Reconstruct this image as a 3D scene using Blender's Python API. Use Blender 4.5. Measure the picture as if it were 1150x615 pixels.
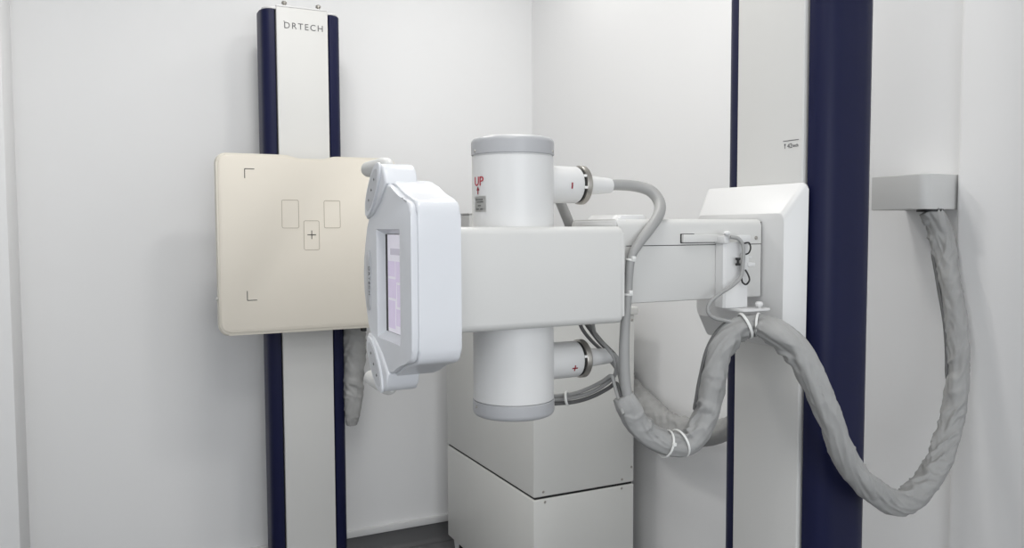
import bpy, bmesh, math, random
from mathutils import Vector, Matrix, noise

random.seed(4)
scene = bpy.context.scene
for o in list(bpy.data.objects):
    bpy.data.objects.remove(o)

# ------------------------------------------------------------------ camera
YAW, PITCH, ROLL = math.radians(26.31391), math.radians(3.22344), math.radians(-0.235705)
FPX = 902.693
fw = Vector((math.sin(YAW) * math.cos(PITCH), math.cos(YAW) * math.cos(PITCH), -math.sin(PITCH)))
rt = Vector((math.cos(YAW), -math.sin(YAW), 0))
up = rt.cross(fw)
r2 = math.cos(ROLL) * rt + math.sin(ROLL) * up
u2 = -math.sin(ROLL) * rt + math.cos(ROLL) * up
cam_data = bpy.data.cameras.new('camera')
cam_data.sensor_width = 36
cam_data.lens = FPX / 1150 * 36
cam_data.clip_start = 0.02
cam = bpy.data.objects.new('camera', cam_data)
scene.collection.objects.link(cam)
cam.matrix_world = Matrix(((r2.x, u2.x, -fw.x, 0), (r2.y, u2.y, -fw.y, 0), (r2.z, u2.z, -fw.z, 1.30), (0, 0, 0, 1)))
scene.camera = cam

# ------------------------------------------------------------------ light
vs = scene.view_settings
vs.view_transform = 'Standard'
vs.look = 'None'
vs.gamma = 1
vs.use_curve_mapping = False
vs.exposure = 0.46
world = bpy.data.worlds.new('world')
scene.world = world
world.use_nodes = True
world.node_tree.nodes['Background'].inputs[0].default_value = (0.9, 0.95, 1.0, 1)
world.node_tree.nodes['Background'].inputs[1].default_value = 0.3


def area(name, loc, sx, sy, power, col, rot=(0, 0, 0)):
    l = bpy.data.lights.new(name, 'AREA')
    l.shape = 'RECTANGLE'
    l.size, l.size_y = sx, sy
    l.energy = power
    l.color = col
    o = bpy.data.objects.new(name, l)
    o.location = loc
    o.rotation_euler = rot
    scene.collection.objects.link(o)
    return o


WARM = (1.0, 0.985, 0.955)
area('ceiling_lamp', (0.95, 1.62, 2.56), 0.22, 0.22, 4.8, WARM)
area('ceiling_lamp', (0.42, 2.14, 2.56), 0.22, 0.22, 5.4, WARM)
area('ceiling_lamp', (1.25, 2.5, 2.56), 0.3, 0.3, 1.8, WARM)
area('ceiling_lamp', (0.25, 0.7, 2.56), 0.5, 0.5, 6, WARM)
area('ceiling_lamp', (0.3, -1.0, 2.56), 0.5, 0.5, 4, WARM)
area('added_fill', (-1.15, -0.35, 1.55), 1.3, 1.2, 4, (0.88, 0.93, 1.0), (0, math.radians(-90), 0))  # cool fill for bluish left-facing surfaces; its unseen window is added
area('added_fill', (0.2, -1.96, 1.4), 2.1, 1.3, 23, (0.93, 0.965, 1.0), (math.radians(90), 0, 0))  # added fill lifting low surfaces that face the camera, set in an invented window


# ------------------------------------------------------------------ materials
def mat(name, col, rough=0.5, metal=0.0, var=0.03, vscale=6.0, bump=0.0, bscale=400.0, spec=0.5, coat=0.0, emit=0.0):
    m = bpy.data.materials.new(name)
    m.use_nodes = True
    nt = m.node_tree
    b = nt.nodes['Principled BSDF']
    b.inputs['Roughness'].default_value = rough
    b.inputs['Metallic'].default_value = metal
    b.inputs['Specular IOR Level'].default_value = spec
    b.inputs['Coat Weight'].default_value = coat
    tc = nt.nodes.new('ShaderNodeTexCoord')
    n = nt.nodes.new('ShaderNodeTexNoise')
    n.inputs['Scale'].default_value = vscale
    n.inputs['Detail'].default_value = 4
    nt.links.new(tc.outputs['Object'], n.inputs['Vector'])
    mx = nt.nodes.new('ShaderNodeMix')
    mx.data_type = 'RGBA'
    mx.inputs[6].default_value = (*[c * (1 - var) for c in col], 1)
    mx.inputs[7].default_value = (*[min(1, c * (1 + var)) for c in col], 1)
    nt.links.new(n.outputs['Fac'], mx.inputs[0])
    nt.links.new(mx.outputs[2], b.inputs['Base Color'])
    if emit:
        nt.links.new(mx.outputs[2], b.inputs['Emission Color'])
        b.inputs['Emission Strength'].default_value = emit
    if bump:
        n2 = nt.nodes.new('ShaderNodeTexNoise')
        n2.inputs['Scale'].default_value = bscale
        n2.inputs['Detail'].default_value = 3
        nt.links.new(tc.outputs['Object'], n2.inputs['Vector'])
        bp = nt.nodes.new('ShaderNodeBump')
        bp.inputs['Strength'].default_value = bump
        bp.inputs['Distance'].default_value = 0.002
        nt.links.new(n2.outputs['Fac'], bp.inputs['Height'])
        nt.links.new(bp.outputs[0], b.inputs['Normal'])
    return m


M = dict(
    wall=mat('wall_paint', (0.85, 0.85, 0.85), 0.75, var=0.012, vscale=1.5, bump=0.05, bscale=150),
    ceil=mat('ceiling_paint', (0.82, 0.82, 0.82), 0.8, var=0.01),
    floor=mat('floor_vinyl', (0.15, 0.15, 0.155), 0.45, var=0.15, vscale=30),
    skirt=mat('vinyl_skirting', (0.10, 0.10, 0.103), 0.5, var=0.08, vscale=20),
    trim=mat('white_trim', (0.72, 0.72, 0.72), 0.5),
    panel=mat('painted_panel', (0.65, 0.647, 0.630), 0.5, var=0.012, bump=0.04, bscale=700),
    navy=mat('navy_cover', (0.008, 0.010, 0.042), 0.42, var=0.08, bump=0.15, bscale=900, spec=0.2),
    black=mat('black_recess', (0.008, 0.008, 0.01), 0.6),
    beige=mat('beige_plate', (0.78, 0.73, 0.64), 0.45, var=0.015, bump=0.03, bscale=600),
    beige_shell=mat('cream_shell', (0.72, 0.68, 0.595), 0.45, var=0.015),
    mark=mat('grey_print', (0.06, 0.06, 0.055), 0.6),
    faint=mat('faint_print', (0.40, 0.36, 0.29), 0.6),
    white=mat('tube_white', (0.69, 0.69, 0.685), 0.35, var=0.01, bump=0.03, bscale=500),
    capgrey=mat('cap_grey', (0.42, 0.425, 0.44), 0.38, var=0.02),
    steel=mat('steel', (0.42, 0.40, 0.37), 0.3, metal=0.9, var=0.05),
    console=mat('console_plastic', (0.70, 0.715, 0.745), 0.30, var=0.008, coat=0.15),
    pad=mat('button_pad', (0.54, 0.55, 0.57), 0.4),
    grip=mat('grip_plastic', (0.66, 0.66, 0.645), 0.45),
    screen=mat('screen_glow', (0.72, 0.69, 0.77), 0.15, var=0.02, vscale=30, emit=0.20),
    tile=mat('screen_tile', (0.64, 0.55, 0.73), 0.15, var=0.05, vscale=60, emit=0.20),
    tile2=mat('screen_tile_grey', (0.45, 0.42, 0.50), 0.15, emit=0.25),
    red=mat('red_print', (0.42, 0.02, 0.04), 0.5),
    sticker=mat('sticker_grey', (0.62, 0.62, 0.60), 0.5),
    text=mat('text_grey', (0.10, 0.10, 0.105), 0.5),
    fabric=mat('hose_fabric', (0.34, 0.34, 0.335), 0.62, var=0.10, vscale=25, bump=0.25, bscale=120, spec=0.35),
    cable=mat('cable_grey', (0.33, 0.33, 0.325), 0.45, var=0.04, vscale=60),
    cable_dark=mat('cable_dark_grey', (0.12, 0.12, 0.12), 0.45, var=0.05),
    cable_pale=mat('cable_pale_grey', (0.5, 0.5, 0.49), 0.45, var=0.05),
    tie=mat('tie_nylon', (0.80, 0.80, 0.78), 0.4),
    cabinet=mat('cabinet_paint', (0.70, 0.70, 0.675), 0.42, var=0.015, bump=0.05, bscale=600),
    bracket=mat('bracket_grey', (0.58, 0.58, 0.57), 0.45, var=0.02),
    boxgrey=mat('box_grey', (0.55, 0.55, 0.54), 0.5),
    cord=mat('black_cord', (0.015, 0.015, 0.015), 0.5),
)

# ------------------------------------------------------------------ helpers
COL = scene.collection
WLOC = {}


def thing(name, label, cat, loc=(0, 0, 0), rotz=0.0, group=None):
    o = bpy.data.objects.new(name, None)
    o.empty_display_size = 0.05
    COL.objects.link(o)
    o.location = loc
    o.rotation_euler = (0, 0, rotz)
    o['label'] = label
    o['category'] = cat
    if group:
        o['group'] = group
    WLOC[o] = Matrix.Translation(Vector(loc)) @ Matrix.Rotation(rotz, 4, 'Z')
    return o


def obj(name, bm, mats, parent=None, label=None, local=False, smooth=True, angle=35):
    """Link a bmesh as one object.  Geometry is in room coordinates unless local=True."""
    if parent is not None and not local:
        bm.transform(WLOC[parent].inverted())
    bmesh.ops.recalc_face_normals(bm, faces=bm.faces)
    me = bpy.data.meshes.new(name)
    bm.to_mesh(me)
    bm.free()
    for m in (mats if isinstance(mats, (list, tuple)) else [mats]):
        me.materials.append(m)
    if smooth:
        me.polygons.foreach_set('use_smooth', [True] * len(me.polygons))
        me.set_sharp_from_angle(angle=math.radians(angle))
    o = bpy.data.objects.new(name, me)
    COL.objects.link(o)
    if parent is not None:
        o.parent = parent
        WLOC[o] = WLOC[parent]
    else:
        WLOC[o] = Matrix.Identity(4)
    if label:
        o['label'] = label
    return o


def tag(o, label, cat, group=None):
    o['label'] = label
    o['category'] = cat
    if group:
        o['group'] = group
    return o


def struct(name, bm, m):
    o = obj(name, bm, m)
    o['kind'] = 'structure'
    return o


def add_box(bm, a, b, bev=0.0, seg=2, mi=0, sel=None):
    a, b = Vector(a), Vector(b)
    c = (a + b) / 2
    d = b - a
    ret = bmesh.ops.create_cube(bm, size=1, matrix=Matrix.Translation(c) @ Matrix.Diagonal((d.x, d.y, d.z, 1)))
    vs_ = ret['verts']
    faces = set(f for v in vs_ for f in v.link_faces)
    for f in faces:
        f.material_index = mi
    if bev:
        es = set(e for v in vs_ for e in v.link_edges)
        if sel:
            es = [e for e in es if sel((e.verts[0].co + e.verts[1].co) / 2)]
        bmesh.ops.bevel(bm, geom=list(es), offset=bev, segments=seg, profile=0.5, affect='EDGES', clamp_overlap=True)
    return bm


def box(a, b, bev=0.0, seg=2, sel=None):
    return add_box(bmesh.new(), a, b, bev, seg, 0, sel)


def add_prism(bm, pts, lo, hi, axis='Z', bev=0.0, seg=2, mi=0, both=True):
    """Extrude a 2D outline along an axis; bevel the rims of the end caps."""
    def mk(p, h):
        if axis == 'Z':
            return Vector((p[0], p[1], h))
        if axis == 'X':
            return Vector((h, p[0], p[1]))
        return Vector((p[0], h, p[1]))
    A = [bm.verts.new(mk(p, lo)) for p in pts]
    B = [bm.verts.new(mk(p, hi)) for p in pts]
    n = len(pts)
    fs = [bm.faces.new(A[::-1]), bm.faces.new(B)]
    for i in range(n):
        fs.append(bm.faces.new((A[i], A[(i + 1) % n], B[(i + 1) % n], B[i])))
    for f in fs:
        f.material_index = mi
    if bev:
        es = []
        for k, ring in enumerate((A, B)):
            if k == 1 and not both:
                continue
            for i in range(n):
                e = bm.edges.get((ring[i], ring[(i + 1) % n]))
                es.append(e)
        bmesh.ops.bevel(bm, geom=es, offset=bev, segments=seg, profile=0.5, affect='EDGES', clamp_overlap=True)
    return bm


def rrect(x0, y0, x1, y1, r, n=6):
    pts = []
    for cx, cy, a0 in ((x1 - r, y1 - r, 0), (x0 + r, y1 - r, 90), (x0 + r, y0 + r, 180), (x1 - r, y0 + r, 270)):
        for i in range(n + 1):
            t = math.radians(a0 + 90 * i / n)
            pts.append((cx + r * math.cos(t), cy + r * math.sin(t)))
    return pts


def add_lathe(bm, prof, centre, axis='Z', seg=64, mi=0):
    """prof: list of (radius, height along axis)."""
    c = Vector(centre)
    rings = []
    for r, h in prof:
        ring = []
        for i in range(seg):
            t = 2 * math.pi * i / seg
            a, b = r * math.cos(t), r * math.sin(t)
            v = {'Z': (a, b, h), 'X': (h, a, b), 'Y': (a, h, b)}[axis]
            ring.append(bm.verts.new(c + Vector(v)))
        rings.append(ring)
    for k in range(len(rings) - 1):
        for i in range(seg):
            f = bm.faces.new((rings[k][i], rings[k][(i + 1) % seg], rings[k + 1][(i + 1) % seg], rings[k + 1][i]))
            f.material_index = mi
    for ring in (rings[0], rings[-1]):
        f = bm.faces.new(ring)
        f.material_index = mi
    return bm


def catmull(P, per=8):
    """P: list of Vectors of any size, resampled smoothly."""
    out = []
    n = len(P)
    for i in range(n - 1):
        p0, p1, p2, p3 = P[max(i - 1, 0)], P[i], P[i + 1], P[min(i + 2, n - 1)]
        for k in range(per):
            t = k / per
            t2, t3 = t * t, t * t * t
            out.append([0.5 * (2 * b + (c - a) * t + (2 * a - 5 * b + 4 * c - d) * t2 + (-a + 3 * b - 3 * c + d) * t3)
                        for a, b, c, d in zip(p0, p1, p2, p3)])
    out.append(list(P[-1]))
    return out


def frames(pts):
    T = []
    for i in range(len(pts)):
        a, b = pts[max(i - 1, 0)], pts[min(i + 1, len(pts) - 1)]
        T.append((b - a).normalized())
    ref = Vector((0, 0, 1)) if abs(T[0].z) < 0.9 else Vector((0, 1, 0))
    N = [(ref - T[0] * ref.dot(T[0])).normalized()]
    for i in range(1, len(pts)):
        v = N[-1] - T[i] * N[-1].dot(T[i])
        N.append(v.normalized())
    return T, N


def add_tube(bm, P, seg=14, per=8, wrinkle=0.0, flat=1.0, seed=0.0, mi=0, rscale=1.0):
    """P: (x, y, z, radius) control points."""
    S = catmull(P, per)
    pts = [Vector(s[:3]) for s in S]
    T, N = frames(pts)
    rings = []
    L = 0.0
    for i, p in enumerate(pts):
        if i:
            L += (p - pts[i - 1]).length
        b = T[i].cross(N[i])
        r = S[i][3] * rscale
        # curvature: the cloth bunches up inside bends
        if wrinkle and 0 < i < len(pts) - 1:
            kv = (T[min(i + 2, len(T) - 1)] - T[max(i - 2, 0)])
        else:
            kv = Vector((0, 0, 0))
        ring = []
        for k in range(seg):
            t = 2 * math.pi * k / seg
            d = N[i] * math.cos(t) + b * math.sin(t) * flat
            q = r
            if wrinkle:
                inner = max(0.0, min(1.0, kv.dot(d) * 4.0 + 0.15))
                q1 = Vector((L * 30 + 0.9 * math.sin(t + seed) + 0.5 * noise.noise(Vector((L * 7, seed, t))), math.cos(t) * 0.7 + seed, math.sin(t) * 0.7))
                fold = (1 - min(1.0, abs(noise.noise(q1)) * 3.2) - 0.45)
                q2 = Vector((L * 8 + seed * 3, math.cos(t) * 1.0, math.sin(t) * 1.0 + 5))
                q3 = Vector((L * 22 + 1.8 * math.cos(t + seed), math.cos(t) * 1.3, math.sin(t) * 1.3 + seed + 9))
                f3 = 0.4 - min(1.0, abs(noise.noise(q3)) * 2.8)
                q = r * (0.98 + wrinkle * ((0.12 + 2.0 * inner) * fold + 0.7 * noise.noise(q2) + 0.35 * f3))
            ring.append(bm.verts.new(p + d * q))
        rings.append(ring)
    for a, c in zip(rings, rings[1:]):
        for k in range(seg):
            f = bm.faces.new((a[k], a[(k + 1) % seg], c[(k + 1) % seg], c[k]))
            f.material_index = mi
    bm.faces.new(rings[0][::-1]).material_index = mi
    bm.faces.new(rings[-1]).material_index = mi
    return bm


def tube(P, **k):
    return add_tube(bmesh.new(), P, **k)


def add_torus(bm, c, ax, R, r, seg=32, rs=8, sx=1.0, mi=0):
    ax = Vector(ax).normalized()
    q = Vector((0, 0, 1)).rotation_difference(ax)
    rings = []
    for i in range(seg):
        t = 2 * math.pi * i / seg
        ring = []
        for k in range(rs):
            s = 2 * math.pi * k / rs
            v = Vector(((R + r * math.cos(s)) * math.cos(t) * sx, (R + r * math.cos(s)) * math.sin(t), r * 1.6 * math.sin(s)))
            ring.append(bm.verts.new(Vector(c) + q @ v))
        rings.append(ring)
    for i in range(seg):
        a, b = rings[i], rings[(i + 1) % seg]
        for k in range(rs):
            bm.faces.new((a[k], b[k], b[(k + 1) % rs], a[(k + 1) % rs])).material_index = mi
    return bm


def add_sphere(bm, c, r, sc=(1, 1, 1), seg=20, mi=0):
    ret = bmesh.ops.create_uvsphere(bm, u_segments=seg, v_segments=seg // 2 + 2, radius=r,
                                    matrix=Matrix.Translation(Vector(c)) @ Matrix.Diagonal((*sc, 1)))
    for v in ret['verts']:
        for f in v.link_faces:
            f.material_index = mi
    return bm


def add_screw(bm, c, axis, r=0.0035, h=0.0015, mi=0):
    add_lathe(bm, [(r, 0), (r, h * 0.6), (r * 0.75, h), (r * 0.3, h * 0.9)], c, axis, 16, mi)
    return bm


def text_bm(s, size, mapf, depth=0.0006, spacing=1.0):
    """Lettering as mesh; mapf(x, y, d) gives the place of each point (d is the raised height)."""
    cu = bpy.data.curves.new('lettering', 'FONT')
    cu.body = s
    cu.size = size
    cu.space_character = spacing
    cu.align_x = 'CENTER'
    cu.align_y = 'CENTER'
    cu.extrude = depth / 2
    cu.resolution_u = 3
    o = bpy.data.objects.new('lettering', cu)
    COL.objects.link(o)
    bpy.context.view_layer.update()
    me = bpy.data.meshes.new_from_object(o.evaluated_get(bpy.context.evaluated_depsgraph_get()))
    bm = bmesh.new()
    bm.from_mesh(me)
    for v in bm.verts:
        v.co = Vector(mapf(v.co.x, v.co.y, v.co.z + depth / 2))
    bpy.data.objects.remove(o)
    bpy.data.curves.remove(cu)
    bpy.data.meshes.remove(me)
    return bm


def boolean(bm, cut):
    """bm minus cut, as a new bmesh."""
    tmp = []
    for b in (bm, cut):
        bmesh.ops.recalc_face_normals(b, faces=b.faces)
        me = bpy.data.meshes.new('tmp')
        b.to_mesh(me)
        b.free()
        o = bpy.data.objects.new('tmp', me)
        COL.objects.link(o)
        tmp.append(o)
    md = tmp[0].modifiers.new('cut', 'BOOLEAN')
    md.operation = 'DIFFERENCE'
    md.solver = 'EXACT'
    md.object = tmp[1]
    bpy.context.view_layer.update()
    me = bpy.data.meshes.new_from_object(tmp[0].evaluated_get(bpy.context.evaluated_depsgraph_get()))
    out = bmesh.new()
    out.from_mesh(me)
    for o in tmp:
        bpy.data.objects.remove(o)
    bpy.data.meshes.remove(me)
    return out


# ------------------------------------------------------------------ room
XL, XR, XS, YB, YF, H = -1.2, 1.633, 1.612, 3.1, -2.0, 2.6
struct('floor', box((XL - 0.1, YF - 0.1, -0.1), (XR + 0.1, YB + 0.1, 0)), M['floor'])
struct('ceiling', box((XL - 0.1, YF - 0.1, H), (XR + 0.1, YB + 0.1, H + 0.1)), M['ceil'])
struct('wall_back', box((XL - 0.1, YB, 0), (XR + 0.1, YB + 0.1, H)), M['wall'])
struct('wall_right', box((XR, YF, 0), (XR + 0.1, YB, H)), M['wall'])
w = bmesh.new()                                   # front wall; its wide window opening is added to go with the fill
add_box(w, (XL - 0.1, YF - 0.1, 0), (-0.9, YF, H))
add_box(w, (1.3, YF - 0.1, 0), (XR + 0.1, YF, H))
add_box(w, (-0.9, YF - 0.1, 0), (1.3, YF, 0.7))
add_box(w, (-0.9, YF - 0.1, 2.1), (1.3, YF, H))
struct('wall_front', w, M['wall'])
w = bmesh.new()
for a, b in (((-0.9, 0.7), (1.3, 0.74)), ((-0.9, 2.06), (1.3, 2.1)), ((-0.9, 0.74), (-0.86, 2.06)), ((1.26, 0.74), (1.3, 2.06)), ((0.18, 0.74), (0.22, 2.06))):
    add_box(w, (a[0], YF - 0.09, a[1]), (b[0], YF - 0.03, b[1]), 0.004)
struct('fill_window_2', w, M['trim'])  # frame of the unseen window added around the front fill
w = bmesh.new()                                   # left wall; the window opening is added for the cool fill
add_box(w, (XL - 0.1, YF, 0), (XL, -1.05, H))
add_box(w, (XL - 0.1, 0.35, 0), (XL, YB, H))
add_box(w, (XL - 0.1, -1.05, 0), (XL, 0.35, 0.9))
add_box(w, (XL - 0.1, -1.05, 2.2), (XL, 0.35, H))
struct('wall_left', w, M['wall'])
w = bmesh.new()
for a, b in (((-1.05, 0.9), (0.35, 0.94)), ((-1.05, 2.16), (0.35, 2.2)), ((-1.05, 0.94), (-1.01, 2.16)), ((0.31, 0.94), (0.35, 2.16)), ((-0.37, 0.94), (-0.33, 2.16))):
    add_box(w, (XL - 0.09, a[0], a[1]), (XL - 0.03, b[0], b[1]), 0.004)
struct('fill_window_1', w, M['trim'])  # frame of the unseen window added around the left fill
struct('trim_1', box((XL, 2.82, 0), (-0.282, YB, H), 0.006), M['wall'])           # boxed-out corner at the left
struct('trim_2', box((XS, YF, 0), (XR, 1.123, H), 0.012, 3), M['wall'])           # thicker wall lining on the right

# skirting: dark vinyl cove with a white rail on top
prof = [(0, 0), (0, 0.076), (-0.008, 0.076), (-0.010, 0.018), (-0.016, 0.008), (-0.030, 0.0)]
bs = bmesh.new()
A = [bs.verts.new((-0.282, YB + p[0], p[1] + 0.001)) for p in prof]
B = [bs.verts.new((XR, YB + p[0], p[1] + 0.001)) for p in prof]
for i in range(len(prof)):
    j = (i + 1) % len(prof)
    bs.faces.new((A[i], A[j], B[j], B[i]))
bs.faces.new(A)
bs.faces.new(B)
struct('baseboard_back', bs, M['skirt'])
struct('trim_3', box((-0.282, YB - 0.014, 0.077), (XR, YB, 0.105), 0.003), M['trim'])
struct('baseboard_right', box((XR - 0.010, 1.13, 0.001), (XR, YB - 0.03, 0.076), 0.002), M['skirt'])
struct('trim_4', box((XR - 0.014, 1.13, 0.077), (XR, YB - 0.015, 0.105), 0.003), M['trim'])


# ------------------------------------------------------------------ columns
def cover_outline(s):
    p = [(0.0915, 0.034), (0.0915, 0.006), (0.094, 0.003), (0.108, 0.0035), (0.118, 0.007), (0.126, 0.013), (0.1315, 0.021),
         (0.1345, 0.031), (0.1355, 0.045), (0.136, 0.075), (0.1355, 0.10), (0.133, 0.116), (0.127, 0.127), (0.118, 0.133), (0.10, 0.135), (0.0915, 0.135)]
    return [(s * a, b) for a, b in p][::s]


def column(root, height, cap):
    obj('column_core', box((-0.0905, 0.018, 0.012), (0.0905, 0.128, height - 0.004)), M['black'], root, local=True)
    obj('front_panel', box((-0.0875, -0.003, 0.03), (0.0875, 0.017, height), 0.003, 3), M['panel'], root, local=True)
    for s in (-1, 1):
        bm = add_prism(bmesh.new(), cover_outline(s), 0.012, height - 0.008, 'Z', 0.012 if cap else 0.004, 4)
        obj('side_cover', bm, M['navy'], root, label='navy blue curved side cover', local=True)
    bm = box((-0.21, -0.10, 0.0), (0.21, 0.21, 0.012), 0.004)
    for x in (-0.18, 0.18):
        for y in (-0.07, 0.18):
            add_screw(bm, (x, y, 0.012), 'Z', 0.012, 0.006)
    obj('floor_plate', bm, M['panel'], root, local=True)
    if cap:
        bm = bmesh.new()
        add_prism(bm, rrect(-0.128, 0.004, 0.128, 0.133, 0.03), height - 0.008, height, 'Z', 0.003)
        add_box(bm, (-0.0875, -0.003, height), (0.0875, 0.125, height + 0.006), 0.002)
        obj('top_cap', bm, M['white'], root, local=True)
        for x in (-0.058, 0.058):
            bm = add_lathe(bmesh.new(), [(0.005, 0), (0.005, 0.006), (0.009, 0.007), (0.009, 0.013), (0.006, 0.016)], (x, 0.01, height + 0.006), 'Z', 16)
            obj('bolt', bm, M['steel'], root, local=True)


stand = thing('bucky_stand', 'tall navy and white column by the left wall with lettering near its top', 'column', (0.6025, 2.84, 0))
column(stand, 2.057, True)
lt = text_bm('DRTECH', 0.0300, lambda x, y, d: (0.6065 + x, 2.8368 - d, 1.995 + y), spacing=1.25)
add_box(lt, (0.5385, 2.836, 2.0075), (0.5425, 2.8368, 2.0095))
obj('lettering', lt, M['text'], stand, label='dark grey raised lettering reading DRTECH', smooth=False)

tstand = thing('tube_stand', 'navy and white column at right carrying a horizontal arm', 'column', (1.144, 1.1855, 0), math.radians(-90))
column(tstand, 2.45, False)
mk = box((1.1404, 1.1077, 1.4622), (1.1412, 1.1462, 1.4634))
obj('height_mark', mk, M['text'], tstand, label='thin dark printed line')
tx = bmesh.new()
add_box(tx, (1.1404, 1.1412, 1.4485), (1.1412, 1.1422, 1.4555))
for dz in (0.0, 0.0015):
    add_box(tx, (1.1404, 1.1397 + dz / 2, 1.4545 + dz), (1.1412, 1.1437 - dz / 2, 1.4560 + dz))
t2 = text_bm('42', 0.0125, lambda x, y, d: (1.141 - d, 1.1295 - x, 1.4525 + y))
t3 = text_bm('inch', 0.0085, lambda x, y, d: (1.141 - d, 1.1155 - x, 1.4525 + y))
for o_ in (t2, t3):
    me_ = bpy.data.meshes.new('tmp')
    o_.to_mesh(me_)
    tx.from_mesh(me_)
    o_.free()
    bpy.data.meshes.remove(me_)
obj('lettering', tx, M['text'], tstand, label='small dark printed height note', smooth=False)

# carriage: a shallow truncated pyramid on the front of the column
cb = bmesh.new()
front = [(1.094, 1.3375, 1.118), (1.094, 1.0945, 1.118), (1.094, 1.0945, 1.3262), (1.094, 1.3375, 1.3262)]
back = [(1.1325, 1.3560, 1.072), (1.1325, 1.0805, 1.072), (1.1325, 1.0805, 1.3820), (1.1325, 1.3560, 1.3820)]
rear = [(1.1385, y, z) for _, y, z in back]
F_ = [cb.verts.new(p) for p in front]
K_ = [cb.verts.new(p) for p in back]
R_ = [cb.verts.new(p) for p in rear]
cb.faces.new(F_)
cb.faces.new(R_[::-1])
for a, b in ((F_, K_), (K_, R_)):
    for i in range(4):
        cb.faces.new((a[i], b[i], b[(i + 1) % 4], a[(i + 1) % 4]))
corner_edges = [cb.edges.get((F_[i], K_[i])) for i in range(4)] + [cb.edges.get((K_[i], R_[i])) for i in range(4)]
bmesh.ops.bevel(cb, geom=corner_edges, offset=0.012, segments=4, profile=0.5, affect='EDGES')
es = [e for e in cb.edges if len(e.link_faces) == 2 and e.calc_face_angle(0) > math.radians(25)]
bmesh.ops.bevel(cb, geom=es, offset=0.004, segments=3, profile=0.5, affect='EDGES', clamp_overlap=True)
obj('carriage', cb, M['white'], tstand, angle=60)

# the arm: two covers with a seam, a black joint at the carriage end
arm = bmesh.new()
add_box(arm, (0.768, 1.147, 1.2702), (1.0895, 1.30, 1.3155), 0.012, 4, 0, lambda c: c.z > 1.31 and abs(c.y - 1.2235) > 0.05)
obj('arm_cover', arm, M['panel'], tstand)
arm = bmesh.new()
add_box(arm, (0.768, 1.147, 1.1700), (1.0895, 1.30, 1.2688), 0.004, 2, 0, lambda c: c.z < 1.175 and abs(c.y - 1.2235) > 0.05)
obj('arm_cover', arm, M['panel'], tstand)
obj('arm_joint', box((0.772, 1.151, 1.173), (1.0935, 1.296, 1.311)), M['black'], tstand, label='black gap where the arm meets the carriage')
obj('screw', add_screw(bmesh.new(), (1.0769, 1.147, 1.281), 'Y', 0.0035, -0.002), M['steel'], tstand)
ae = box((0.7665, 1.150, 1.16), (0.790, 1.290, 1.3145), 0.004, 3)
add_prism(ae, [(0.7655, 1.302), (0.7655, 1.3075), (0.786, 1.3235), (0.832, 1.3235), (0.838, 1.318), (0.838, 1.300)], 1.160, 1.262, 'Y', 0.004, 2)
obj('arm_end_block', ae, M['white'], tstand)
bar = bmesh.new()
add_box(bar, (0.9020, 1.1390, 1.2742), (1.0060, 1.1465, 1.2886), 0.0015)
obj('brake_bar', bar, M['panel'], tstand, label='slim white bar on the arm face')
slit = bmesh.new()
add_box(slit, (0.9005, 1.1462, 1.2731), (0.931, 1.1474, 1.2898))
add_box(slit, (0.931, 1.1462, 1.2731), (0.985, 1.1474, 1.2760))
obj('bar_slot', slit, M['black'], tstand, label='dark slit around the bar')

# ------------------------------------------------------------------ detector on the left column
bucky = thing('detector_plate', 'square beige detector plate with corner marks on the left column', 'x-ray detector', (0.602, 2.80, 0.954))
out = []
X0, X1, Z0, Z1 = 0.2995, 0.9045, 0.954, 1.5490
base = rrect(X0, Z0, X1, Z1, 0.030, 8)
top = [(0.700, Z1), (0.682, Z1 - 0.001), (0.668, Z1 - 0.004), (0.650, Z1 - 0.009), (0.635, Z1 - 0.0105), (0.570, Z1 - 0.0105), (0.555, Z1 - 0.009), (0.537, Z1 - 0.004), (0.523, Z1 - 0.001), (0.505, Z1)]
n8 = 9
outline = base[:n8] + top + base[n8:]
bm = add_prism(bmesh.new(), outline, 2.752, 2.797, 'Y', 0.008, 4)
obj('housing', bm, M['beige_shell'], bucky, angle=50)


def inset(pts, d):
    c = (sum(p[0] for p in pts) / len(pts), sum(p[1] for p in pts) / len(pts))
    w_ = max(p[0] for p in pts) - c[0]
    h_ = max(p[1] for p in pts) - c[1]
    return [(c[0] + (p[0] - c[0]) * (1 - d / w_), c[1] + (p[1] - c[1]) * (1 - d / h_)) for p in pts]


bm = add_prism(bmesh.new(), inset(outline, 0.007), 2.7490, 2.7525, 'Y', 0.0016, 2)
obj('front_plate', bm, M['beige'], bucky, label='smooth beige front plate')
YP = 2.7487
for sx in (-1, 1):
    for sz in (-1, 1):
        cx, cz = 0.602 + sx * 0.214, 1.2835 + sz * 0.2155
        m = bmesh.new()
        add_box(m, (min(cx, cx - sx * 0.031), YP - 0.0004, cz - 0.0012), (max(cx, cx - sx * 0.031), YP + 0.0004, cz + 0.0012))
        add_box(m, (cx - 0.0012, YP - 0.0004, min(cz, cz - sz * 0.031)), (cx + 0.0012, YP + 0.0004, max(cz, cz - sz * 0.031)))
        obj('corner_mark', m, M['mark'], bucky, label='dark L-shaped corner mark')
m = bmesh.new()
add_box(m, (0.602 - 0.0145, YP - 0.0004, 1.2822 - 0.0013), (0.602 + 0.0145, YP + 0.0004, 1.2822 + 0.0013))
add_box(m, (0.602 - 0.0013, YP - 0.0004, 1.2822 - 0.0145), (0.602 + 0.0013, YP + 0.0004, 1.2822 + 0.0145))
obj('centre_cross', m, M['mark'], bucky, label='dark centre cross')
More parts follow.
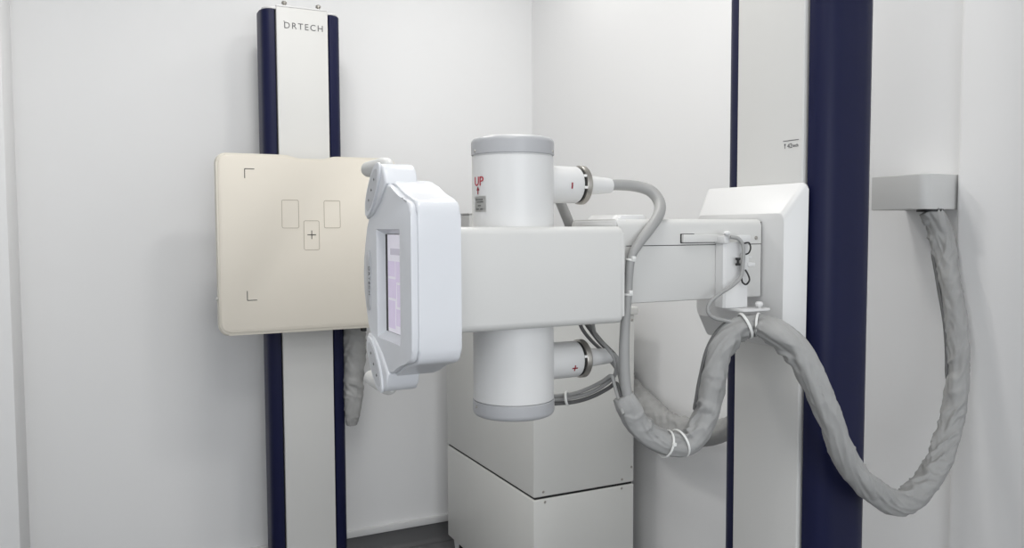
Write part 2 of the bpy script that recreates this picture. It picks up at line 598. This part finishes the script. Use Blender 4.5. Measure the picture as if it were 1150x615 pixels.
for x0, z0, x1, z1 in ((0.5036, 1.3045, 0.5603, 1.3995), (0.6445, 1.3045, 0.7011, 1.3990), (0.5752, 1.2304, 0.6282, 1.3304)):
    o_, i_ = rrect(x0, z0, x1, z1, 0.006, 4), rrect(x0 + 0.0016, z0 + 0.0016, x1 - 0.0016, z1 - 0.0016, 0.0045, 4)
    m = bmesh.new()
    VO = [m.verts.new((a, YP - 0.0003, b)) for a, b in o_]
    VI = [m.verts.new((a, YP - 0.0003, b)) for a, b in i_]
    VO2 = [m.verts.new((a, YP + 0.0004, b)) for a, b in o_]
    VI2 = [m.verts.new((a, YP + 0.0004, b)) for a, b in i_]
    for i in range(len(VO)):
        j = (i + 1) % len(VO)
        m.faces.new((VO[i], VO[j], VI[j], VI[i]))
        m.faces.new((VO2[i], VO2[j], VI2[j], VI2[i]))
        m.faces.new((VO[i], VO[j], VO2[j], VO2[i]))
        m.faces.new((VI[i], VI[j], VI2[j], VI2[i]))
    obj('field_outline', m, M['faint'], bucky, label='faint rounded sensor outline')
obj('latch', box((0.775, 2.760, 0.940), (0.792, 2.785, 0.9545), 0.003), M['cord'], bucky, label='small black latch under the plate')
bm = box((0.525, 2.797, 1.02), (0.68, 2.8365, 1.48), 0.005)
obj('mounting_block', bm, M['panel'], bucky)
m = add_lathe(bmesh.new(), [(0.006, 0), (0.006, 0.006), (0.004, 0.009)], (0.2985, 2.775, 1.075), 'X', 14)
m.transform(Matrix.Translation((-0.005, 0, 0)))
obj('side_knob', m, M['panel'], bucky)

# ------------------------------------------------------------------ generator cabinet
cab = thing('generator_cabinet', 'off-white metal cabinet standing in the corner behind the tube head', 'cabinet', (1.346, 2.558, 0))
CX0, CX1, CY0, CY1 = 1.1568, 1.5346, 2.1907, 2.9232
Z0_, Z1_, Z2_, Z3_, Z4_ = 0.0866, 0.448, 0.4557, 1.0154, 1.0413
obj('lower_case', box((CX0, CY0, Z0_), (CX1, CY1, Z1_), 0.004, 3), M['cabinet'], cab)
obj('upper_case', box((CX0, CY0, Z2_), (CX1, CY1, Z3_), 0.004, 3), M['cabinet'], cab)
obj('seam', box((CX0 + 0.006, CY0 + 0.006, Z1_ - 0.0005), (CX1 - 0.006, CY1 - 0.006, Z2_ + 0.0005)), M['black'], cab, label='dark gap between upper and lower case')
obj('lid', box((CX0 - 0.004, CY0 - 0.008, Z3_), (CX1 + 0.010, CY1, Z4_), 0.004, 3), M['cabinet'], cab)
for x, z in ((1.1898, 0.4719), (1.4871, 0.469), (1.1962, 0.438), (1.4855, 0.4393), (1.5243, 0.506), (1.5264, 0.7574), (1.5245, 0.9976)):
    obj('screw', add_screw(bmesh.new(), (x, CY0 + 0.0005, z), 'Y', 0.0042, -0.0025), M['steel'], cab)
for x in (CX0 + 0.030, CX1 - 0.030):
    for y in (CY0 + 0.05, CY1 - 0.045):
        c = bmesh.new()
        add_lathe(c, [(0.026, -0.009), (0.032, -0.007), (0.032, 0.007), (0.026, 0.009)], (x, y, 0.0322), 'X', 28, 1)
        for s in (-1, 1):
            add_prism(c, [(y - 0.008, 0.026), (y + 0.008, 0.026), (y + 0.024, 0.066), (y + 0.024, Z0_ - 0.004), (y - 0.024, Z0_ - 0.004), (y - 0.024, 0.066)], x + s * 0.011 - 0.0015, x + s * 0.011 + 0.0015, 'X')
        add_box(c, (x - 0.016, y - 0.026, Z0_ - 0.008), (x + 0.016, y + 0.026, Z0_ + 0.001), 0.002)
        obj('caster', c, [M['trim'], M['cord']], cab, label='small caster with pale fork and dark wheel')
bx = thing('control_box', 'pale grey box on top of the cabinet between console and tube', 'box', (1.34, 2.86, Z4_))
obj('body', box((1.202, 2.794, Z4_ + 0.0005), (1.40, 2.915, 1.3545), 0.005, 3), M['boxgrey'], bx)
obj('lid', box((1.1995, 2.791, 1.3545), (1.403, 2.918, 1.3600), 0.002), M['boxgrey'], bx)

# ------------------------------------------------------------------ x-ray tube head
TX, TY, TR = 0.602, 1.213, 0.0683
head = thing('xray_tube_head', 'white cylindrical x-ray tube in a box cover with touch console', 'x-ray tube', (TX, TY, 0.99))
bm = add_lathe(bmesh.new(), [(TR - 0.006, 1.000), (TR - 0.003, 1.003), (TR - 0.003, 1.012), (TR, 1.014), (TR, 1.4185), (TR - 0.002, 1.4195), (TR - 0.002, 1.43)], (TX, TY, 0), 'Z', 96)
obj('tube_housing', bm, M['white'], head, label='white vertical cylinder')


def cap_bm(z0, z1):
    s = 1 if z1 > z0 else -1
    prof = [(TR + 0.0004, z0), (TR + 0.0012, z0 + s * 0.001), (TR + 0.0012, z1 - s * 0.009)]
    for i in range(1, 7):
        t = math.radians(15 * i)
        prof.append((TR + 0.0012 - 0.008 * (1 - math.cos(t)), z1 - s * 0.009 + s * 0.009 * math.sin(t)))
    return add_lathe(bmesh.new(), prof, (TX, TY, 0), 'Z', 96)


c_ = cap_bm(1.4215, 1.4495)
obj('end_cap', c_, M['capgrey'], head, label='grey upper end cap')
dm = add_lathe(bmesh.new(), [(0.056, 1.4494), (0.054, 1.4515), (0.03, 1.4535), (0.002, 1.4538)], (TX, TY, 0), 'Z', 48)
obj('end_dome', dm, M['white'], head)
c_ = cap_bm(1.0125, 0.9865)
obj('end_cap', c_, M['capgrey'], head, label='grey lower end cap')
AZ0 = math.radians(-116.4)


def cyl(az, z, d=0.0):
    return (TX + (TR + d) * math.cos(az), TY + (TR + d) * math.sin(az), z)


for az, z in ((-62, 1.4265), (72, 1.4265), (-62, 1.0045)):
    a = AZ0 + math.radians(az)
    s_ = add_sphere(bmesh.new(), cyl(a, z, 0.001), 0.0022)
    obj('screw', s_, M['steel'], head)

# printed label on the left flank of the housing
am = AZ0 + math.radians(-52)
lb = bmesh.new()
N_ = 10
rows = [[lb.verts.new(cyl(am + (i / N_ - 0.5) * 0.030 / TR, z, 0.0004)) for i in range(N_ + 1)] for z in (1.3275, 1.353)]
for i in range(N_):
    lb.faces.new((rows[0][i], rows[0][i + 1], rows[1][i + 1], rows[1][i]))
bmesh.ops.solidify(lb, geom=lb.faces[:], thickness=0.0003)
lab_ = obj('warning_sticker', lb, M['sticker'], head, label='small grey printed sticker')
tu = text_bm('UP', 0.0215, lambda x, y, d: cyl(am - 0.04 + x / TR, 1.3765 + y, 0.0003 + d))
obj('lettering', tu, M['red'], head, label='red lettering reading UP', smooth=False)
ar = bmesh.new()


def patch(bm, pts):
    vs_ = [bm.verts.new(cyl(am - 0.06 + x / TR, z, 0.0009)) for x, z in pts]
    bm.faces.new(vs_)


patch(ar, [(-0.0014, 1.3560), (0.0014, 1.3560), (0.0014, 1.3630), (-0.0014, 1.3630)])
patch(ar, [(-0.0042, 1.3622), (0.0042, 1.3622), (0.0, 1.3690)])
bmesh.ops.solidify(ar, geom=ar.faces[:], thickness=0.0003)
obj('arrow', ar, M['red'], head, label='red arrow pointing up', smooth=False)
sk = bmesh.new()
for z, a_, b_ in ((1.3475, -0.010, 0.009), (1.3435, -0.007, 0.010), (1.3375, -0.004, 0.004), (1.3320, -0.009, -0.001), (1.3320, 0.002, 0.009)):
    for k in range(6):
        x0, x1 = a_ + (b_ - a_) * k / 6, a_ + (b_ - a_) * (k + 0.62) / 6
        vs_ = [sk.verts.new(cyl(am + x / TR, zz, 0.0008)) for x, zz in ((x0, z - 0.0009), (x1, z - 0.0009), (x1, z + 0.0009), (x0, z + 0.0009))]
        sk.faces.new(vs_)
bmesh.ops.solidify(sk, geom=sk.faces[:], thickness=0.0002)
obj('print', sk, M['text'], head, label='tiny illegible grey print', smooth=False)


def receptacle(z, sign):
    ax = (0, TY, z)
    bm = add_lathe(bmesh.new(), [(0.0318, 0.640), (0.0318, 0.722), (0.0300, 0.7255)], ax, 'X', 56)
    r = obj('cable_receptacle', bm, M['white'], head, label='white side socket with a red %s mark' % sign)
    bm = add_lathe(bmesh.new(), [(0.026, 0.7240), (0.0300, 0.7250), (0.0300, 0.7285), (0.0335, 0.7290), (0.0340, 0.7310), (0.0340, 0.7380), (0.0325, 0.7400), (0.02, 0.7402)], ax, 'X', 56)
    obj('flange_ring', bm, M['steel'], r, label='brushed metal clamp ring')
    bm = add_lathe(bmesh.new(), [(0.0270, 0.7240), (0.0303, 0.7246), (0.0303, 0.7288), (0.0270, 0.7290)], ax, 'X', 56)
    obj('ring_groove', bm, M['cord'], r, label='dark groove beside the clamp ring')
    for ang in ((62, 100) if sign == 'minus' else (75,)):
        t = math.radians(ang + 90)
        y, zz = TY + 0.0312 * math.cos(t), z + 0.0312 * math.sin(t)
        obj('ring_clip', box((0.7238, y - 0.0026, zz - 0.0022), (0.7296, y + 0.0026, zz + 0.0022), 0.0006), M['tie'], r)
    bm = add_lathe(bmesh.new(), [(0.0180, 0.7395), (0.0185, 0.7415), (0.0170, 0.7450), (0.0135, 0.7920), (0.0125, 0.7960), (0.009, 0.7962)], ax, 'X', 40)
    obj('cable_boot', bm, M['white'], head, label='white tapered cable boot')
    m = bmesh.new()

    def sl(x, h, w_, hh):
        # a small printed bar on the curved socket, x along it, h above its axis
        pts = []
        for k in range(5):
            t = (h - hh / 2 + hh * k / 4) / 0.0318
            pts.append((TY - 0.0321 * math.cos(t), z + 0.0321 * math.sin(t)))
        for (y0, z0), (y1, z1) in zip(pts, pts[1:]):
            m.faces.new([m.verts.new(p) for p in ((x - w_ / 2, y0, z0), (x + w_ / 2, y0, z0), (x + w_ / 2, y1, z1), (x - w_ / 2, y1, z1))])
    if sign == 'minus':
        sl(0.699, -0.003, 0.0030, 0.0105)
    else:
        sl(0.7055, -0.011, 0.0024, 0.0110)
        sl(0.7055, -0.011, 0.0110, 0.0024)
    bmesh.ops.solidify(m, geom=m.faces[:], thickness=0.0002)
    obj('polarity_mark', m, M['red'], r, label='red %s mark' % sign, smooth=False)


receptacle(1.3755, 'minus')
receptacle(1.0705, 'plus')

# box-shaped cover round the middle of the tube
yk = bmesh.new()
add_prism(yk, rrect(1.120, 1.1410, 1.305, 1.3030, 0.012, 5), 0.4665, 0.7640, 'X', 0.0, 3)
es = [e for e in yk.edges if len(e.link_faces) == 2 and all(abs(v.co.x - 0.764) < 1e-5 for v in e.verts)]
bmesh.ops.bevel(yk, geom=es, offset=0.009, segments=4, profile=0.5, affect='EDGES', clamp_overlap=True)
obj('yoke_cover', yk, M['panel'], head, label='off-white box-shaped cover', angle=40)
obj('console_joint', box((0.450, 1.125, 1.148), (0.468, 1.298, 1.296)), M['black'], head, label='dark joint behind the console')

# console, turned on its side: outline in the (Y, Z) plane, mirrored about its middle height
ZC = 1.2225
half = [(1.0862, 0.0), (1.0862, 0.06), (1.0866, 0.098), (1.0885, 0.109), (1.0935, 0.1165), (1.102, 0.1205), (1.12, 0.1245), (1.14, 0.1295), (1.16, 0.1365), (1.178, 0.1445), (1.195, 0.151), (1.212, 0.154), (1.235, 0.15), (1.2629, 0.134), (1.2885, 0.11), (1.3115, 0.082), (1.3283, 0.055), (1.3377, 0.028), (1.3409, 0.0)]
full = [(y, ZC + z) for y, z in half] + [(y, ZC - z) for y, z in half[-2:0:-1]]


def offset_in(pts, d):
    n = len(pts)
    out_ = []
    for i in range(n):
        a, b = Vector(pts[i - 1]), Vector(pts[(i + 1) % n])
        t = (b - a).normalized()
        nrm = Vector((t.y, -t.x))
        p = Vector(pts[i])
        c = Vector((1.20, ZC))
        if nrm.dot(c - p) < 0:
            nrm = -nrm
        q = p + nrm * d
        out_.append((q.x, q.y))
    return out_


con = add_prism(bmesh.new(), full, 0.3885, 0.4545, 'X', 0.004, 3)
add_prism(con, offset_in(full, 0.0035), 0.3785, 0.3890, 'X', 0.005, 3)
cut = bmesh.new()
a_ = [(1.1405, 1.1260), (1.2575, 1.1260), (1.2575, 1.3000), (1.1405, 1.3000)]
b_ = [(1.1480, 1.1370), (1.2485, 1.1370), (1.2485, 1.2920), (1.1480, 1.2920)]
VA = [cut.verts.new((0.3700, *p)) for p in a_]
VA1 = [cut.verts.new((0.3786, *p)) for p in a_]
VB = [cut.verts.new((0.3915, *p)) for p in b_]
cut.faces.new(VA)
cut.faces.new(VB[::-1])
for p_, q_ in ((VA, VA1), (VA1, VB)):
    for i in range(4):
        cut.faces.new((p_[i], p_[(i + 1) % 4], q_[(i + 1) % 4], q_[i]))
body_a = boolean(con, cut)
console = obj('console', body_a, M['console'], head, label='bluish white touch console turned on its side', angle=42)
sc_ = bmesh.new()
add_box(sc_, (0.3908, 1.1480, 1.1370), (0.3920, 1.2483, 1.2920), mi=1)
add_box(sc_, (0.3904, 1.1500, 1.1375), (0.3910, 1.2365, 1.2915), mi=0)
add_box(sc_, (0.3901, 1.1700, 1.2600), (0.3905, 1.2220, 1.2700), mi=3)
for y0, y1, z0, z1 in ((1.156, 1.196, 1.218, 1.250), (1.200, 1.234, 1.226, 1.250), (1.156, 1.190, 1.180, 1.214), (1.194, 1.234, 1.192, 1.222), (1.200, 1.234, 1.144, 1.188), (1.156, 1.196, 1.150, 1.176)):
    add_box(sc_, (0.3901, y0, z0), (0.3905, y1, z1), mi=2)
obj('screen', sc_, [M['screen'], M['cord'], M['tile'], M['tile2']], console, label='lit lavender touch screen with blocks')
# logo plate with the vertical lettering
lp = add_prism(bmesh.new(), rrect(1.2925, 1.1650, 1.3115, 1.2650, 0.0095, 8), 0.3772, 0.3786, 'X', 0.0006, 2)
obj('logo_plate', lp, M['pad'], console, label='pale oval plate with dark lettering')
lt = text_bm('DRTECH', 0.0115, lambda x, y, d: (0.3771 - d, 1.2965 - y, 1.2150 - x), depth=0.0004, spacing=1.15)
obj('lettering', lt, M['text'], console, label='vertical dark lettering reading DRTECH', smooth=False)
# the two lugs, their round button pads and finger grips
for s in (1, -1):
    def zz(h):
        return ZC + s * h
    lug = [(1.196, 0.148), (1.203, 0.166), (1.212, 0.1765), (1.226, 0.1800), (1.240, 0.1775), (1.258, 0.164), (1.278, 0.146), (1.296, 0.122), (1.306, 0.104), (1.300, 0.094), (1.270, 0.100), (1.230, 0.120)]
    L_ = [(y, zz(h)) for y, h in lug][::s]
    bm = add_prism(bmesh.new(), L_, 0.3745, 0.4290, 'X', 0.004, 3)
    lugo = obj('handle_lug', bm, M['console'], console, angle=50)
    pd = bmesh.new()
    cy, cz, ang = 1.2560, zz(0.140), math.radians(-46 * s)
    ring = []
    for k in range(36):
        t = 2 * math.pi * k / 36
        a, b = 0.055 * math.cos(t), 0.0205 * math.sin(t)
        ring.append((cy + a * math.cos(ang) - b * math.sin(ang), cz + a * math.sin(ang) + b * math.cos(ang)))
    add_prism(pd, ring, 0.3712, 0.3755, 'X', 0.0016, 3)
    obj('button_pad_rim', pd, M['console'], console)
    pd = bmesh.new()
    add_prism(pd, [(cy + (y - cy) * 0.80, cz + (z - cz) * 0.78) for y, z in ring], 0.3707, 0.3722, 'X', 0.0005, 1)
    for k, (q, w2) in enumerate(((-0.022, 0.0), (0.0, 0.0), (0.022, 0.0))):
        y, z = cy + q * math.cos(ang), cz + q * math.sin(ang)
        add_box(pd, (0.3703, y - 0.0028, z - 0.0006), (0.3709, y + 0.0028, z + 0.0006), mi=1)
        add_box(pd, (0.3703, y - 0.0006, z - 0.0024), (0.3709, y + 0.0006, z + 0.0024), mi=1)
    obj('button_pad', pd, [M['pad'], M['mark']], console, label='grey oval button pad')
    g = bmesh.new()
    zg = zz(0.1800)
    prof = [(0.0040, 1.236), (0.0085, 1.240), (0.0118, 1.250), (0.0134, 1.266), (0.0134, 1.310)]
    for i in range(1, 7):
        t = math.radians(15 * i)
        prof.append((0.0134 * math.cos(t) + 0.0002, 1.348 + 0.017 * math.sin(t)))
    add_lathe(g, prof, (0.3950, 0, zg), 'Y', 32)
    obj('hand_grip', g, M['grip'], console, label='rounded off-white finger grip')

# ------------------------------------------------------------------ wall bracket
wb = thing('cable_bracket', 'grey rounded bracket on the right wall beside the navy column', 'bracket', (1.578, 1.19, 1.335))
pts = [(1.632, 1.260), (1.521, 1.260)]
for i in range(7):
    t = math.radians(180 + 90 * i / 6)
    pts.append((1.521 + 0.020 + 0.020 * math.cos(t), 1.128 + 0.020 + 0.020 * math.sin(t)))
pts.append((1.632, 1.128))
bm = add_prism(bmesh.new(), pts, 1.3375, 1.4115, 'Z', 0.002, 2)
obj('body', bm, M['bracket'], wb)
sc2 = add_screw(bmesh.new(), (1.545, 1.1285, 1.375), 'Y', 0.003, -0.0012)
sc2.free()
bm = add_lathe(bmesh.new(), [(0.026, 1.3325), (0.026, 1.3380)], (1.570, 1.152, 0), 'Z', 28)
obj('outlet_collar', bm, M['cord'], wb, label='dark outlet under the bracket')

# ------------------------------------------------------------------ hoses and cables
MAIN = [(1.566, 1.15, 1.336, 0.021), (1.577, 1.14, 1.309, 0.0226), (1.582, 1.125, 1.252, 0.0237), (1.576, 1.105, 1.173, 0.0219), (1.572, 1.085, 1.084, 0.0212), (1.562, 1.072, 0.983, 0.0217), (1.535, 1.065, 0.904, 0.023), (1.484, 1.05, 0.84, 0.0252), (1.4, 1.03, 0.791, 0.0243), (1.298, 1.005, 0.785, 0.0229), (1.214, 0.992, 0.827, 0.0234), (1.144, 0.985, 0.888, 0.0226), (1.099, 0.985, 0.97, 0.0216), (1.07, 0.998, 1.037, 0.0221), (1.05, 1.018, 1.092, 0.0228), (1.031, 1.045, 1.117, 0.0231), (1.022, 1.08, 1.127, 0.0191), (0.99, 1.1, 1.117, 0.022), (0.962, 1.11, 1.083, 0.0218), (0.949, 1.115, 1.024, 0.0231), (0.94, 1.12, 0.968, 0.0234), (0.908, 1.125, 0.922, 0.0228), (0.859, 1.13, 0.922, 0.0218), (0.815, 1.135, 0.951, 0.0216), (0.787, 1.14, 0.992, 0.0215), (0.779, 1.145, 1.012, 0.017)]


def tie_on(P, i, parent, k=1.04, r=0.0014):
    a, b = Vector(P[max(i - 1, 0)][:3]), Vector(P[min(i + 1, len(P) - 1)][:3])
    bm = add_torus(bmesh.new(), P[i][:3], b - a, P[i][3] * k, r, 36, 6)
    c = Vector(P[i][:3]) + Vector((0, -P[i][3] * k, 0.004))
    add_box(bm, c - Vector((0.0035, 0.003, 0.003)), c + Vector((0.0035, 0.003, 0.003)), 0.0008)
    return obj('cable_tie', bm, M['tie'], parent, label='white nylon cable tie')


def cable(name, P, m, label, cat='cable', group=None, base=None, **k):
    t = thing(name, label, cat, base or P[0][:3], 0, group)
    obj('sleeve' if 'hose' in name else 'sheath', tube(P, **k), m, t, angle=70)
    return t


hm = cable('cable_hose', MAIN, M['fabric'], 'long grey fabric-covered cable hose looping from wall bracket past the column', 'cable hose', seg=64, per=26, wrinkle=0.27, seed=1.7)


def seam_along(P, lo, hi, r):
    """a cable lying along the left flank of a hose between two of its control points"""
    S_ = catmull(P, 6)[lo * 6:hi * 6 + 1]
    c_ = [Vector(q[:3]) for q in S_]
    T_, _n = frames(c_)
    out_ = []
    for k_, (p, t, q) in enumerate(zip(c_, T_, S_)):
        v = (p - Vector((0, 0, 1.30))).normalized()
        d = t.cross(v).normalized()
        if d.dot(rt) > 0:
            d = -d
        p2 = p + (d * 0.985 - v * 0.17) * q[3]
        end = min(k_, len(S_) - 1 - k_)
        out_.append((*p2, r * (0.5 if end == 0 else 1)))
    return out_


obj('seam', tube(seam_along(MAIN, 17, 20, 0.0034), seg=10, per=3), M['cable_dark'], hm, label='dark cable showing along the open seam')
obj('seam', tube(seam_along(MAIN, 2, 5, 0.0034), seg=10, per=3), M['cable_dark'], hm, label='dark cable showing along the open seam')
tie_on(MAIN, 16, hm, 1.12)
T2P = (1.006, 1.091, 1.126, 0.0215)
bm = add_torus(bmesh.new(), (1.003, 1.092, 1.126), (1, -0.4, 0.45), 0.0235, 0.0017, 36, 6)
obj('cable_tie', bm, M['tie'], hm, label='white nylon cable tie')
tie_on(MAIN, 22, hm, 1.10)
bm = add_torus(bmesh.new(), (0.888, 1.127, 0.920), (1, 0, 0.25), 0.0250, 0.0014, 36, 6)
obj('cable_tie', bm, M['tie'], hm, label='white nylon cable tie')

REAR = [(1.588, 2.50, 1.08, 0.036), (1.590, 2.42, 0.890, 0.040), (1.586, 2.320, 0.770, 0.0400), (1.580, 2.200, 0.712, 0.0430), (1.571, 2.080, 0.680, 0.0440), (1.564, 1.950, 0.675, 0.0420), (1.551, 1.820, 0.702, 0.0365), (1.535, 1.700, 0.757, 0.0310), (1.532, 1.620, 0.843, 0.0300)]
cable('cable_hose', REAR, M['fabric'], 'shorter grey fabric hose sagging low from behind the cabinet to behind the column', 'cable hose', seg=48, per=22, wrinkle=0.17, seed=6.1)
BUCKY = [(0.775, 2.870, 1.080, 0.0400), (0.775, 2.870, 0.953, 0.0420), (0.773, 2.865, 0.840, 0.0415), (0.768, 2.86, 0.742, 0.0388), (0.761, 2.85, 0.663, 0.0323), (0.757, 2.85, 0.614, 0.0250), (0.757, 2.85, 0.590, 0.0200)]
cable('cable_hose', BUCKY, M['fabric'], 'grey fabric hose hanging below the beige plate beside the left column', 'cable hose', seg=44, per=24, wrinkle=0.22, seed=3.3)

HVUP = [(0.790, 1.213, 1.3755, 0.0095), (0.808, 1.213, 1.3775, 0.0096), (0.845, 1.208, 1.376, 0.0101), (0.866, 1.190, 1.367, 0.0104), (0.871, 1.170, 1.347, 0.0103), (0.856, 1.150, 1.325, 0.0102), (0.826, 1.135, 1.299, 0.0092), (0.799, 1.130, 1.273, 0.0083),
        (0.783, 1.130, 1.246, 0.0075), (0.780, 1.134, 1.188, 0.0075), (0.777, 1.137, 1.135, 0.0084), (0.776, 1.138, 1.081, 0.0091), (0.779, 1.138, 1.035, 0.0092), (0.784, 1.136, 1.005, 0.0091)]
hv = cable('high_voltage_cable', HVUP, M['cable'], 'thick grey cable arching from the upper tube socket down past the box cover', 'cable', seg=22, per=10)
for i in (8, 9):
    tie_on(HVUP, i, hv, 1.06, 0.0012)
HVLOW = [(0.790, 1.213, 1.0705, 0.0100), (0.803, 1.210, 1.064, 0.0100), (0.808, 1.190, 1.041, 0.0097), (0.798, 1.165, 1.015, 0.0102), (0.792, 1.145, 0.991, 0.0100)]
cable('high_voltage_cable', HVLOW, M['cable'], 'thick grey cable bending down from the lower tube socket into the hose', 'cable', seg=22, per=10)

G = 'thin cables below the box cover'
cable('thin_cable', [(0.752, 1.262, 1.148, 0.0033), (0.759, 1.260, 1.131, 0.0033), (0.766, 1.255, 1.113, 0.0033), (0.783, 1.255, 1.094, 0.0033), (0.804, 1.255, 1.076, 0.0033), (0.829, 1.250, 1.055, 0.0033), (0.811, 1.200, 1.030, 0.0032), (0.780, 1.137, 1.001, 0.0031)],
      M['cable_dark'], 'thin dark cable leaving the box cover nearest the tube above the lower socket', 'cable', G, seg=12, per=10)
cable('thin_cable', [(0.764, 1.268, 1.150, 0.0053), (0.772, 1.266, 1.137, 0.0053), (0.786, 1.266, 1.117, 0.0053), (0.812, 1.266, 1.087, 0.0054), (0.838, 1.256, 1.058, 0.0050), (0.818, 1.190, 1.030, 0.0040), (0.784, 1.135, 1.006, 0.0038)],
      M['cable_dark'], 'thicker dark grey cable slanting from under the box cover down to the hose', 'cable', G, seg=12, per=10)
G2 = 'tied bundle of thin cables'
BL = 'thin grey cable in the tied bundle curving under the lower tube socket'
B1 = [(0.700, 1.290, 0.984, 0.0037), (0.737, 1.255, 0.991, 0.0037), (0.761, 1.225, 1.004, 0.0036), (0.770, 1.190, 1.024, 0.0035), (0.776, 1.165, 1.047, 0.0035), (0.770, 1.160, 1.076, 0.0031), (0.765, 1.180, 1.095, 0.0031), (0.772, 1.225, 1.112, 0.0032), (0.782, 1.250, 1.145, 0.0033)]
B2 = [(0.700, 1.290, 0.977, 0.0037), (0.741, 1.255, 0.983, 0.0037), (0.764, 1.225, 0.996, 0.0036), (0.776, 1.190, 1.016, 0.0035), (0.778, 1.165, 1.030, 0.0035), (0.776, 1.150, 1.016, 0.0031), (0.776, 1.135, 0.999, 0.0030)]
B3 = [(0.700, 1.290, 0.991, 0.0037), (0.737, 1.255, 0.998, 0.0037), (0.757, 1.225, 1.012, 0.0036), (0.765, 1.190, 1.030, 0.0035), (0.768, 1.165, 1.044, 0.0035), (0.770, 1.158, 1.029, 0.0031), (0.770, 1.148, 1.011, 0.0031), (0.766, 1.125, 0.985, 0.0030)]
bt = None
for k, (P_, m_) in enumerate(((B1, 'cable_pale'), (B2, 'cable'), (B3, 'cable_pale'))):
    t_ = cable('thin_cable', P_, M['cable_dark' if k == 1 else 'cable'], BL if k != 1 else 'darkest and lowest thin cable in the tied bundle under the lower tube socket', 'cable', G2 if k != 1 else None, seg=12, per=10)
    if k == 0:
        bt = t_
bm = add_torus(bmesh.new(), (0.7335, 1.258, 0.9902), (1, -0.9, 0.2), 0.0122, 0.0016, 32, 6)
obj('cable_tie', bm, M['tie'], bt, label='white nylon cable tie')
STRAP = [(0.716, 1.322, 1.432, 0.0120), (0.724, 1.322, 1.412, 0.0140), (0.752, 1.324, 1.360, 0.0150), (0.778, 1.328, 1.311, 0.0150), (0.800, 1.332, 1.262, 0.0145), (0.812, 1.334, 1.20, 0.013)]
cable('cable_strap', STRAP, M['cable'], 'flat grey cable strap leaning behind the upper tube socket', 'cable', seg=24, per=10, flat=0.5)

# ------------------------------------------------------------------ cable hanger on the arm
hg = thing('cable_hanger', 'white angled hanger on the arm holding up the grey hose', 'hanger', (1.004, 1.13, 1.15))
ps = bmesh.new()
add_prism(ps, [(0.9800, 1.146), (0.9800, 1.126), (0.9840, 1.122), (1.0060, 1.1190), (1.0100, 1.1170), (1.0300, 1.1170), (1.0300, 1.146)], 1.1555, 1.2740, 'Z', 0.0012, 2)
obj('post', ps, M['white'], hg)
bm = bmesh.new()
add_prism(bm, rrect(0.994, 1.088, 1.062, 1.147, 0.008, 5), 1.1510, 1.1550, 'Z', 0.001, 2)
obj('plate', bm, M['white'], hg)
kn = add_lathe(bmesh.new(), [(0.0035, 1.1550), (0.0035, 1.1575), (0.0065, 1.1585), (0.0072, 1.1625), (0.0055, 1.1660), (0.002, 1.1668)], (1.046, 1.104, 0), 'Z', 24)
obj('knob', kn, M['white'], hg)
bm = add_sphere(bmesh.new(), (0.9815, 1.118, 1.290), 0.0055, (1.2, 1, 0.8))
add_box(bm, (0.977, 1.119, 1.272), (0.990, 1.146, 1.286), 0.002)
obj('clip', bm, M['white'], hg)
bm = bmesh.new()
add_box(bm, (1.0015, 1.108, 1.2725), (1.0285, 1.1165, 1.2870), 0.002)
obj('clip', bm, M['white'], hg)
bm = bmesh.new()
add_box(bm, (1.0105, 1.106, 1.2240), (1.0230, 1.1165, 1.2540), 0.002)
add_box(bm, (1.0190, 1.104, 1.2300), (1.0360, 1.1160, 1.2375), 0.0015)
add_box(bm, (1.0210, 1.106, 1.2450), (1.0300, 1.1160, 1.2490), 0.001)
obj('connector', bm, M['white'], hg, label='white plastic connector')
bm = bmesh.new()
add_lathe(bm, [(0.0045, 1.2325), (0.0045, 1.2360), (0.002, 1.2375), (0.002, 1.2415), (0.0045, 1.2430), (0.0045, 1.2465)], (1.0005, 1.110, 0), 'Z', 16)
obj('cord_stop', bm, M['cord'], hg, label='small black cord stop')
LOOP1 = [(1.012, 1.107, 1.272, 0.0014), (1.021, 1.105, 1.273, 0.0014), (1.025, 1.105, 1.264, 0.0014), (1.021, 1.105, 1.255, 0.0014), (1.014, 1.107, 1.252, 0.0014)]
LOOP2 = [(1.0130, 1.108, 1.227, 0.0016), (1.0050, 1.105, 1.213, 0.0016), (1.006, 1.104, 1.203, 0.0016), (1.0145, 1.104, 1.1985, 0.0016), (1.0220, 1.104, 1.205, 0.0016), (1.0210, 1.105, 1.214, 0.0016), (1.0150, 1.108, 1.226, 0.0016)]
obj('cord_loop', tube(LOOP1, seg=10, per=8), M['cord'], hg, label='black cord loop')
obj('cord_loop', tube(LOOP2, seg=10, per=8), M['cord'], hg, label='black cord loop')
SIG = [(0.986, 1.114, 1.2835, 0.0034), (0.998, 1.108, 1.281, 0.0034), (1.0055, 1.104, 1.270, 0.0034), (1.0068, 1.103, 1.255, 0.0034), (1.0062, 1.103, 1.240, 0.0034), (1.002, 1.104, 1.213, 0.0034), (0.984, 1.106, 1.197, 0.0034), (0.957, 1.108, 1.183, 0.0033),
       (0.939, 1.112, 1.168, 0.0033), (0.936, 1.113, 1.152, 0.0033), (0.948, 1.110, 1.141, 0.0034), (0.968, 1.106, 1.136, 0.0034), (0.985, 1.100, 1.132, 0.0034)]
cable('thin_cable', SIG, M['cable'], 'thin grey cable curling from the hanger bar round to the hose top', 'cable', seg=14, per=12)
